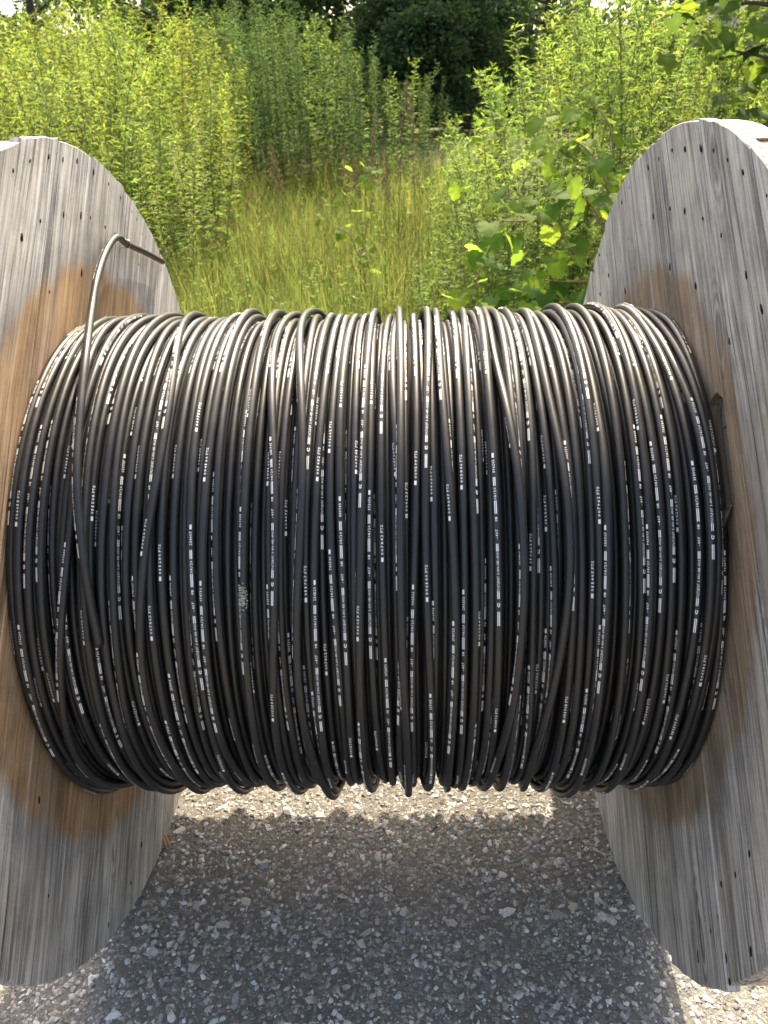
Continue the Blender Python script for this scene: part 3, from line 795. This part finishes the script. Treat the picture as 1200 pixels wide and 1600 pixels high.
# left bank
spots = []
for k in range(2400):
    y = rng.uniform(4.3, 11.5); x = -1.55 - 0.10 * (y - 6) - abs(rng.normal(0, 1)) * 0.1 - rng.uniform(0, 1) * (0.45 * (y + 1.2) + 0.2)
    if x < -0.62 * (y + 1.2): continue
    edge = min(1.0, (-1.45 - 0.10 * (y - 6) - x) / 0.7)
    h = (1.35 + 0.75 * edge) * rng.uniform(0.84, 1.08)
    if y < 6: h *= 0.86
    spots.append((y + 0.5 * edge, 'lance' if rng.random() < 0.8 else 'lobed', x, y, h))
    if len(spots) >= 370: break
spots.sort()
for s in spots[:100]: put_weed(s[1], s[2], s[3], s[4], 'tall yellow-green leafy weed in the bank behind the left flange', 'weeds of the left bank')
thicket('weed_thicket', [s[1:] for s in spots[100:]], 'dense mass of yellow-green weeds at the back of the left bank', M['weed_a'])

# middle, farther back
spots = []
for k in range(1800):
    y = rng.uniform(9.6, 15.0); px = rng.uniform(330, 690); x = float(at(px, 300, y).x)
    top = np.interp(px, [330, 450, 560, 610, 690], [2.9, 2.75, 2.35, 2.0, 1.8]) * rng.uniform(0.88, 1.06)
    h = top - float(terrain_z(x, y))
    if h < 0.3: continue
    spots.append((y, 'pale' if rng.random() < 0.8 else 'lobed', x, y, h))
    if len(spots) >= 205: break
spots.sort()
for s in spots[:60]: put_weed(s[1], s[2], s[3], s[4], 'tall grey-green weed at the far end of the grassy gap', 'weeds behind the grassy gap')
thicket('weed_thicket', [s[1:] for s in spots[60:]], 'dense mass of grey-green weeds below the dark trees', M['weed_c'])

# right bank
spots = []
for k in range(6000):
    y = rng.uniform(2.2, 7.5); x = rng.uniform(0.1, 0.6 * (y + 1.2))
    e = x - (0.02 + 0.03 * (y - 3))
    top = float(np.interp(e, [0, 0.2, 0.5, 1.0, 1.5], [0.45, 0.72, 1.25, 1.9, 2.1])) * rng.uniform(0.85, 1.07)
    if y < 3.4: top = min(top, 0.65 + 0.75 * (y - 2.2) + rng.uniform(-0.1, 0.15))
    h = top - float(terrain_z(x, y))
    if h < 0.25: continue
    spots.append((y, 'lobed' if rng.random() < (0.75 if y < 3.8 else 0.35) else 'lance', x, y, h))
    if len(spots) >= 370: break
spots.sort()
for s in spots[:130]: put_weed(s[1], s[2], s[3], s[4], 'leafy green weed in the bank behind the right flange', 'weeds of the right bank')
thicket('weed_thicket', [s[1:] for s in spots[130:]], 'dense mass of bright green weeds at the back of the right bank', M['weed_b'])

# meadow grass in the gap
n = 75000
y = 3.0 + 7.5 * rng.random(n) ** 1.2
xl = -1.9 - 0.10 * (y - 6); xr = 0.75 + 0.06 * (y - 3)
x = xl + (xr - xl) * rng.random(n)
patch = 0.5 + 0.5 * np.sin(x * 3.1 + 1.0) * np.sin(y * 1.7 + 0.5)
hh = rng.gamma(5, 0.045, n) * (0.75 + 0.6 * patch) + 0.06
az = rng.uniform(0, 6.283, n); bend = rng.uniform(0.1, 0.75, n) * hh; wd = rng.uniform(0.0013, 0.0036, n)
bx, by = np.cos(az), np.sin(az); z = terrain_z(x, y)
B0 = np.stack([x, y, z], 1); Bm = B0 + np.stack([bx * bend * 0.35, by * bend * 0.35, hh * 0.6], 1); Bt = B0 + np.stack([bx * bend, by * bend, hh * 0.96], 1)
sd = np.stack([-by, bx, np.zeros(n)], 1)
V = np.stack([B0 + sd * wd[:, None], B0 - sd * wd[:, None], Bm + sd * wd[:, None] * 0.8, Bm - sd * wd[:, None] * 0.8, Bt], 1).reshape(-1, 3)
k = np.arange(n)[:, None, None] * 5
F = (np.array([(0, 1, 3), (0, 3, 2), (2, 3, 4)])[None] + k).reshape(-1, 3)
dryf = (rng.random(n) < 0.30)[:, None]
c = np.where(dryf, np.array([1.5, 1.15, 1.1]), np.array([0.85, 1.0, 0.8])) * rng.uniform(0.65, 1.2, (n, 1))
tag(link('meadow_grass', npmesh('meadow_grass', V, F, False, np.repeat(c, 5, 0)), mat=M['grass']), 'yellow-green meadow grass in the gap between the weed banks', 'grass', kind='stuff')

# taller flowering stems of the meadow grass
mg = MB()
for k in range(520):
    yy = 3.4 + 6.5 * rng.random() ** 1.1; x0 = -1.95 - 0.10 * (yy - 6); x1 = 0.7 + 0.06 * (yy - 3); xx = x0 + (x1 - x0) * rng.random()
    zz = float(terrain_z(xx, yy)); h = rng.uniform(0.45, 0.95); l = rng.normal(0, 0.10, 2)
    p0 = np.array([xx, yy, zz]); tt = np.array([1.35, 1.2, 1.3]) * rng.uniform(0.7, 1.2)
    P = np.array([p0 + [l[0] * q * q * h, l[1] * q * q * h, h * q] for q in (0, 0.35, 0.7, 1.0)])
    mg.add(*tube(P, [0.0018, 0.0016, 0.0013, 0.0008], 3, caps=False), tt)
    for j in range(9):
        q = rng.uniform(0.78, 1.02); b = p0 + [l[0] * q * q * h, l[1] * q * q * h, h * q]
        leaf(mg, b, rdir(rng.uniform(0, 6.28), rng.uniform(0.5, 1.2)), rng.uniform(0.02, 0.05), 0.005, UPV, tt * [1.15, 0.95, 1.0], 0.2)
tag(link('grass_stems', mg.mesh('grass_stems'), mat=M['grass']), 'thin straw-coloured flowering grass stems standing above the meadow grass', 'grass', kind='stuff')

# low forbs among the grass
spots = []
for k in range(260):
    y = 3.0 + 7 * rng.random() ** 1.3; x = rng.uniform(-1.9, 0.9)
    spots.append(('forb', x, y, rng.uniform(0.25, 0.6)))
thicket('low_forbs', spots, 'low leafy forbs scattered among the meadow grass', M['weed_b'])

# brown seed stalks that stand out one by one
def seed_stalk(px, py_top, Y, h, label, dense=1.0):
    p = at(px, py_top, Y); z0 = float(terrain_z(p.x, Y)); h = p.z - z0
    o = empty('seed_stalk', (p.x, Y, z0))
    lean = rng.normal(0, 0.06, 2); ts = np.linspace(0, 1, 6)
    path = np.stack([lean[0] * ts ** 2 * h, lean[1] * ts ** 2 * h, ts * h], 1)
    V, F = tube(path, np.linspace(0.004, 0.0015, 6), 5, caps=False)
    link('stem', npmesh('stem', V, F, True), o, M['stem'])
    mbs = MB()
    for i in range(int(150 * dense)):
        t_ = 0.55 + 0.45 * rng.random(); q = np.array([lean[0] * t_ ** 2 * h, lean[1] * t_ ** 2 * h, t_ * h])
        rr = 0.05 * (1.08 - t_) / 0.45 * rng.random() + 0.006; a = rng.uniform(0, 6.28)
        mbs.add(OCT * [0.005, 0.005, 0.012] * rng.uniform(0.7, 1.5) + q + [rr * math.cos(a), rr * math.sin(a), rr * 0.8], OCF, np.array([1, 1, 1]) * rng.uniform(0.6, 1.3))
    tag(link('seed_head', mbs.mesh('seed_head'), o, M['dry']), kind='stuff')
    tag(o, label, 'seed stalk', 'brown seed stalks in the gap')
for px, py, Y, lab in ((418, 232, 8.2, 'thick rust-brown seed stalk left of the grassy gap, leftmost'), (432, 262, 8.0, 'short rust-brown seed stalk just right of the leftmost one'),
                       (470, 225, 9.0, 'slim brown seed stalk left of the middle of the gap'), (574, 182, 7.0, 'tall thin tan seed stalk in the middle of the gap'),
                       (560, 240, 7.6, 'low brown seed stalk left of the tall thin tan one'), (536, 235, 8.6, 'brown seed stalk in front of the grey-green weeds, second from the tall thin one'),
                       (617, 130, 5.6, 'tallest tan plume at the left edge of the right bank'), (648, 145, 5.4, 'tan plume just right of the tallest one'),
                       (606, 240, 6.6, 'short pinkish-brown seed stalk below the tallest tan plume')):
    seed_stalk(px, py, Y, 1.0, lab)
# arching grass heads
for px, py, Y in ((330, 345, 7.0), (352, 352, 6.8), (385, 305, 7.4), (505, 330, 8.0), (455, 320, 8.4)):
    p = at(px, py, Y); z0 = float(terrain_z(p.x, Y)); o = empty('grass_plume', (p.x, Y, z0)); h = p.z - z0
    path = spline([(0, 0, 0), (-0.02, 0, h * 0.6), (0.02, 0, h * 0.95), (0.14, -0.02, h)], 10)
    V, F = tube(path, np.linspace(0.003, 0.001, 10), 4, caps=False); link('stem', npmesh('stem', V, F, True), o, M['dry'])
    mbs = MB()
    for i in range(90):
        q = path[rng.integers(6, 10)] + rng.normal(0, 0.012, 3)
        mbs.add(OCT * [0.009, 0.003, 0.004] + q, OCF, np.array([1.5, 1.5, 1.3]) * rng.uniform(0.6, 1.1))
    tag(link('seed_head', mbs.mesh('seed_head'), o, M['dry']), kind='stuff')
    tag(o, 'bent tan grass head nodding above the meadow grass', 'grass plume', 'nodding grass heads')

# small white flower heads
fl_me = MB()
for i in range(14):
    a = rng.uniform(0, 6.28); r_ = 0.016 * math.sqrt(rng.random()); q = np.array([r_ * math.cos(a), r_ * math.sin(a), 0.004 - r_ * 0.2])
    for k in range(5):
        d = rdir(k * 1.2566 + a, 0.2); leaf(fl_me, q, d, 0.008, 0.005, UPV, (1, 1, 1), 0.0)
fl_me = fl_me.mesh('flower_head'); fl_me.materials.append(M['petal'])
for px, py, Y in ((367, 443, 5.0), (382, 434, 5.1), (377, 448, 4.9), (424, 455, 4.7), (470, 441, 4.9), (438, 478, 4.3), (455, 485, 4.2), (425, 466, 4.5), (562, 390, 4.4), (568, 398, 4.3), (560, 378, 4.6), (552, 464, 3.9), (640, 333, 4.6), (384, 491, 4.1)):
    p = at(px, py, Y); z0 = float(terrain_z(p.x, Y)); o = empty('white_wildflower', (p.x, Y, z0))
    V, F = tube([(0, 0, 0), (0.01, 0, (p.z - z0) * 0.5), (0, 0, p.z - z0)], 0.0016, 4, caps=False)
    link('stem', npmesh('stem', V, F, True), o, M['stem'])
    c = link('flower_head', fl_me, o); c.location = (0, 0, p.z - z0); c.rotation_euler = (0.5, 0, rng.uniform(0, 6)); s_ = rng.uniform(0.8, 1.3); c.scale = (s_, s_, s_)
    tag(o, 'small white flower head in the meadow grass behind the cable', 'wildflower', 'white wildflowers in the grass')

# ------------------------------------------------------------------ vines and the overhanging tree with large leaves
def broad_leaf(name, lobes, t):
    """heart-shaped, lobed and toothed leaf 1 unit wide, stalk at the origin, tip along +x"""
    n = 30; ang = np.linspace(-math.pi, math.pi, n, endpoint=False) + math.pi / n
    r = np.zeros(n)
    for i, a in enumerate(ang):
        b = 0.44 + 0.06 * math.cos(a)
        for la, lh, lw in lobes: b += lh * math.exp(-((a - la + math.pi) % (2 * math.pi) - math.pi) ** 2 / lw ** 2)
        r[i] = b * (1.0 if i % 2 else 0.91)
        if abs(a) > 2.75: r[i] *= 0.55
    P = np.stack([0.36 + r * np.cos(ang), r * np.sin(ang), np.zeros(n)], 1)
    P[:, 2] = 0.10 * np.abs(P[:, 1]) - 0.28 * (P[:, 0] - 0.3) ** 2 + 0.03 * np.sin(7 * ang) * np.hypot(P[:, 0] - 0.36, P[:, 1]) * 1.5
    I = P * 0.5 + np.array([0.18, 0, 0]); I[:, 2] = 0.06 * np.abs(I[:, 1]) - 0.2 * (I[:, 0] - 0.3) ** 2
    V = np.vstack([P, I, [(0.36, 0, -0.01)]]); F = []
    for i in range(n):
        j = (i + 1) % n; F += [(i, j, n + j), (i, n + j, n + i), (n + i, n + j, 2 * n)]
    T = np.tile(np.array(t, float), (len(V), 1)); T[-1] *= 1.25
    st_V, st_F = tube([(0.05, 0, -0.01), (-0.3, 0, -0.08), (-0.6, 0, -0.3)], 0.014, 3, caps=False)
    F = np.vstack([F, st_F + len(V)]); V = np.vstack([V, st_V]); T = np.vstack([T, np.tile((1.3, 1.0, 0.8), (len(st_V), 1))])
    return npmesh(name, V, F, True, T)
GRAPE = [(0, 0.16, 0.42), (1.05, 0.09, 0.35), (-1.05, 0.09, 0.35), (2.1, 0.06, 0.4), (-2.1, 0.06, 0.4)]
MAPLE = [(0, 0.30, 0.26), (0.95, 0.24, 0.25), (-0.95, 0.24, 0.25), (1.9, 0.12, 0.25), (-1.9, 0.12, 0.25)]
vl = []
for k_, (a, b, c_) in enumerate(((1, 1, 1), (0.8, 0.9, 0.9), (1.15, 1.12, 0.9), (1.25, 1.15, 0.85), (0.6, 0.75, 0.8))):
    m_ = broad_leaf('leaf', GRAPE, (a, b, c_)); m_.materials.append(M['vine_leaf']); vl.append(m_)
ml = []
for a, b, c_ in ((1, 1, 1), (0.75, 0.85, 0.85), (1.3, 1.2, 0.9)):
    m_ = broad_leaf('leaf', MAPLE, (a, b, c_)); m_.materials.append(M['maple_leaf']); ml.append(m_)

def hang_leaf(parent, meshes, p, size, face=None, probs=None):
    """leaf part: blade roughly faces up and towards the light, tip drooping outward"""
    me = meshes[rng.choice(len(meshes), p=probs)]
    o = bpy.data.objects.new('leaf', me); COL.objects.link(o); o.parent = parent
    az = face if face is not None else -1.57
    az += rng.normal(0, 0.9)
    tip = Vector(rdir(az, rng.normal(-0.45, 0.35)))
    nrm = Vector(rdir(az, 1.05)) + Vector(rng.normal(0, 0.35, 3)); yv = nrm.cross(tip).normalized(); nrm = tip.cross(yv)
    o.matrix_local = Matrix.Translation(Vector(p) - parent.location) @ Matrix((tip, yv, nrm)).transposed().to_4x4() @ Matrix.Diagonal((size, size, size, 1))

def vine(label, runs, size, probs, sprawl=0.09, per=13):
    per = int(per * 1.7)
    o = empty('grapevine', runs[0][0])
    mbv = MB(); L = []
    for run in runs:
        P = spline(run, 40); mbv.add(*tube(P - np.array(o.location), np.linspace(0.005, 0.002, 40), 5, caps=False))
        L.append(P)
    link('stem', mbv.mesh('stem', True), o, M['vine_stem'])
    for P in L:
        for k in range(per):
            p = P[int(min(39, (k + rng.random()) / per * 40))] + rng.normal(0, sprawl, 3)
            hang_leaf(o, vl, p, size * rng.uniform(0.65, 1.2), probs=probs)
    tag(o, label, 'vine')
def run(*pts): return [tuple(at(*p)) for p in pts]
BR = [0.3, 0.1, 0.35, 0.22, 0.03]; DK = [0.35, 0.3, 0.05, 0.0, 0.3]  # DK favours the darker tints: the low vine's shade is in its leaf colour
vine('grapevine with bright lobed leaves trailing over the right bank beside the right flange',
     [run((960, 420, 2.3), (930, 330, 2.35), (880, 290, 2.35), (815, 300, 2.3)), run((965, 330, 2.5), (930, 250, 2.6), (900, 220, 2.7), (860, 205, 2.8)), run((900, 400, 2.3), (860, 350, 2.3), (790, 345, 2.3), (760, 340, 2.3))], 0.095, BR, 0.07, 15)
vine('young grapevine shoot with pale yellow leaves rising above the middle of the cable',
     [run((715, 500, 1.9), (738, 460, 1.9), (752, 415, 1.95), (768, 385, 1.95))], 0.085, [0.2, 0.0, 0.4, 0.4, 0.0], 0.035, 9)
vine('shaded grapevine, its green leaves tinted dark for shade, low between the cable and the right flange',
     [run((940, 500, 2.1), (880, 470, 2.1), (820, 455, 2.1), (770, 470, 2.1)), run((930, 440, 2.2), (870, 440, 2.25), (810, 430, 2.2)), run((900, 520, 1.9), (830, 500, 1.95), (760, 495, 1.9))], 0.09, DK, 0.06, 14)
vine('small vine with yellow-green leaves in the grassy gap left of the right bank',
     [run((560, 420, 4.6), (570, 370, 4.6), (585, 300, 4.6), (600, 275, 4.7)), run((540, 300, 4.8), (570, 278, 4.8), (595, 270, 4.8)), run((560, 400, 4.4), (545, 365, 4.4), (520, 352, 4.5))], 0.075, [0.2, 0.1, 0.4, 0.3, 0.0], 0.07, 7)
vine('grapevine climbing high through the weeds left of the right flange',
     [run((830, 330, 3.2), (800, 280, 3.3), (790, 200, 3.4), (830, 150, 3.5)), run((960, 260, 3.0), (950, 190, 3.1), (910, 150, 3.3))], 0.08, BR, 0.1, 12)

tr = empty('maple_tree', (2.35, 2.9, 0.0))
mbt = MB(); tips = []
base = np.array([0, 0, 0.0])
mbt.add(*tube([(0, 0, 0), (0.05, 0, 0.9), (0.0, 0.05, 1.9), (0.1, 0, 3.4), (0.05, 0, 4.4)], [0.07, 0.06, 0.05, 0.03, 0.012], 8))
for h0, pts in ((1.0, [(-0.35, -0.1, 1.25), (-0.7, -0.1, 1.45)]), (1.3, [(-0.4, 0, 1.6), (-0.75, -0.1, 1.72), (-0.95, -0.1, 1.70)]), (1.6, [(-0.35, -0.2, 1.85), (-0.8, -0.2, 2.0), (-1.0, -0.2, 1.9)]), (1.9, [(-0.4, 0.1, 2.2), (-0.9, 0.1, 2.2)]), (2.2, [(0.4, 0.2, 2.6), (0.9, 0.2, 2.8)]), (2.6, [(-0.3, 0.3, 3.1), (-0.8, 0.4, 3.4)]), (3.0, [(0.3, -0.3, 3.6), (0.7, -0.5, 3.9)]), (1.4, [(0.4, 0.3, 1.8), (0.9, 0.4, 2.0)]), (1.1, [(-0.3, -0.1, 1.4), (-0.62, -0.1, 1.5), (-0.85, -0.1, 1.55)]), (1.5, [(-0.3, 0.1, 1.7), (-0.7, 0.1, 1.85), (-0.95, 0.05, 1.85)])):
    P = spline([(0.02, 0, h0)] + pts, 14); mbt.add(*tube(P, np.linspace(0.022, 0.004, 14), 5)); tips.append(P)
link('trunk', mbt.mesh('trunk', True), tr, M['bark'])
for P in tips:
    for k in range(42):
        p = P[rng.integers(4, 14)] + rng.normal(0, 0.13, 3) + np.array(tr.location)
        hang_leaf(tr, ml, p, rng.uniform(0.075, 0.12), face=-2.2)
tag(tr, 'young maple tree with large lobed leaves at the top right behind the right flange', 'tree')

# ------------------------------------------------------------------ trees in the background
def tree(x, y, h, spread, low, n, label, lean=0.0, size=0.15, name='background_tree', cat='tree', mat=None, rad0=0.20):
    z0 = float(terrain_z(x, y)); o = empty(name, (x, y, z0))
    mt = MB(); tp = spline([(0, 0, -0.1), (lean * 0.3, 0.1, h * 0.3), (lean * 0.7, -0.1, h * 0.6), (lean, 0, h * 0.92)], 16)
    mt.add(*tube(tp, np.linspace(rad0, rad0 * 0.15, 16), 8)); clumps = []
    nl = 16
    for i in range(nl):
        f = (i + 0.5) / nl; b = tp[int(2 + f * 12)]; az = i * 2.4 + rng.uniform(-0.4, 0.4); L = spread * (1.05 - 0.55 * f) * rng.uniform(0.75, 1.15)
        b = np.array(b); e = b + np.array([math.cos(az) * L, math.sin(az) * L, rng.uniform(-0.1, 0.5) * L])
        e[2] = max(e[2], low + 0.3); m_ = (b + e) / 2 + [0, 0, 0.12 * L]
        P = spline([b, m_, e], 8); mt.add(*tube(P, np.linspace(0.06, 0.012, 8), 5))
        for q in (3, 4, 5, 6, 7): clumps.append((P[q], 0.42 + 0.13 * L))
    link('trunk', mt.mesh('trunk', True), o, M['bark'])
    m = n; ci = rng.integers(0, len(clumps), m); C_ = np.array([c[0] for c in clumps])[ci]; S_ = np.array([c[1] for c in clumps])[ci]
    d = rng.normal(0, 1, (m, 3)); d /= np.linalg.norm(d, axis=1)[:, None]; rr = rng.random(m) ** 0.5
    Pp = C_ + d * (S_ * rr)[:, None] * [1, 1, 0.6]
    keep = Pp[:, 2] > low; Pp = Pp[keep]; m = len(Pp)
    a = rng.normal(0, 1, (m, 3)); a[:, 2] *= 0.5; a /= np.linalg.norm(a, axis=1)[:, None]
    b = np.cross(a, rng.normal(0, 1, (m, 3))); b /= np.linalg.norm(b, axis=1)[:, None]
    L = size * rng.uniform(0.6, 1.3, m)[:, None]
    V = np.stack([Pp - a * L * 0.5, Pp + b * L * 0.3 + a * L * 0.05, Pp + a * L * 0.5 + np.cross(a, b) * L * 0.1, Pp - b * L * 0.3 + a * L * 0.05], 1).reshape(-1, 3)
    k = np.arange(m)[:, None, None] * 4; F = (np.array([(0, 1, 2), (0, 2, 3)])[None] + k).reshape(-1, 3)
    c = np.repeat(rng.uniform(0.6, 1.4, (m, 1)) * np.array([1, 1, 1]), 4, 0)
    link('crown', npmesh('crown', V, F, False, c), o, mat or M['tree_leaf'])
    tag(o, label, cat)
def px_x(px, Y): return float(at(px, 100, Y).x)
tree(px_x(625, 19), 19.0, 8.5, 2.9, 0.4, 26000, 'dark tree whose low crown fills the top centre behind the gap', 0.3)
tree(px_x(730, 21), 21.0, 9.0, 3.4, 0.5, 24000, 'dark tree with visible trunk just right of the top centre', -0.2)
tree(px_x(530, 23), 23.0, 9.0, 3.0, 0.8, 18000, 'tree behind the grey-green weeds just left of the top centre', 0.2)
tree(px_x(400, 22), 22.0, 9.0, 3.1, 1.6, 18000, 'dark tree with high crown above the grey-green weeds, left of centre', 0.1)
tree(px_x(270, 22), 22.0, 9.0, 2.7, 2.2, 11000, 'dark tree with sky gaps above the left weed bank', -0.3)
tree(px_x(60, 27), 27.0, 9.5, 3.0, 2.2, 7000, 'sparse far tree above the left weed bank at the frame edge', 0.2)
tree(px_x(850, 26), 26.0, 9.0, 3.0, 1.2, 9000, 'far tree glimpsed over the top of the right weed bank', 0.2)
tree(px_x(1080, 24), 24.0, 9.0, 2.8, 1.6, 9000, 'far tree behind the young maple at the top right', -0.2)

# the wood beyond, one dark mass
m = 60000
x = rng.uniform(-26, 26, m); y = rng.uniform(29, 37, m)
top = 3.4 + 0.8 * np.sin(x * 0.55) + 0.6 * np.sin(x * 1.3 + 1) - 1.2 * np.exp(-((x + 9) / 2.2) ** 2) + 0.4 * np.sin(x * 3.1)
z = 1.0 + (top + 0.25 * (y - 29)) * rng.random(m) ** 0.85
Pp = np.stack([x, y, z], 1)
a = rng.normal(0, 1, (m, 3)); a /= np.linalg.norm(a, axis=1)[:, None]
b = np.cross(a, rng.normal(0, 1, (m, 3))); b /= np.linalg.norm(b, axis=1)[:, None]
L = 0.3 * rng.uniform(0.5, 1.4, m)[:, None]
V = np.stack([Pp - a * L * 0.5, Pp + b * L * 0.32, Pp + a * L * 0.5, Pp - b * L * 0.32], 1).reshape(-1, 3)
k = np.arange(m)[:, None, None] * 4; F = (np.array([(0, 1, 2), (0, 2, 3)])[None] + k).reshape(-1, 3)
tag(link('far_wood', npmesh('far_wood', V, F, False, np.repeat(rng.uniform(0.6, 1.4, (m, 1)) * np.ones(3), 4, 0)), mat=M['tree_leaf']), 'dark far-off wood behind the trees along the top', 'wood', kind='stuff')

M['bush_leaf'] = leaf_mat('bush_leaf_green', (0.055, 0.09, 0.04), (0.10, 0.17, 0.05), 0.5, 0.38)
for px, Y, h, sp, lab in ((600, 16.0, 2.6, 1.0, 'rounded bush at the back of the gap below the dark tree'), (660, 15.0, 2.3, 0.9, 'small bush at the back of the gap beside the right bank'),
                          (705, 16.5, 3.0, 1.2, 'taller bush behind the left edge of the right bank')):
    tree(px_x(px, Y), Y, h, sp, 0.1, 9000, lab, 0.1, 0.11, 'background_bush', 'bush', M['bush_leaf'], 0.05)
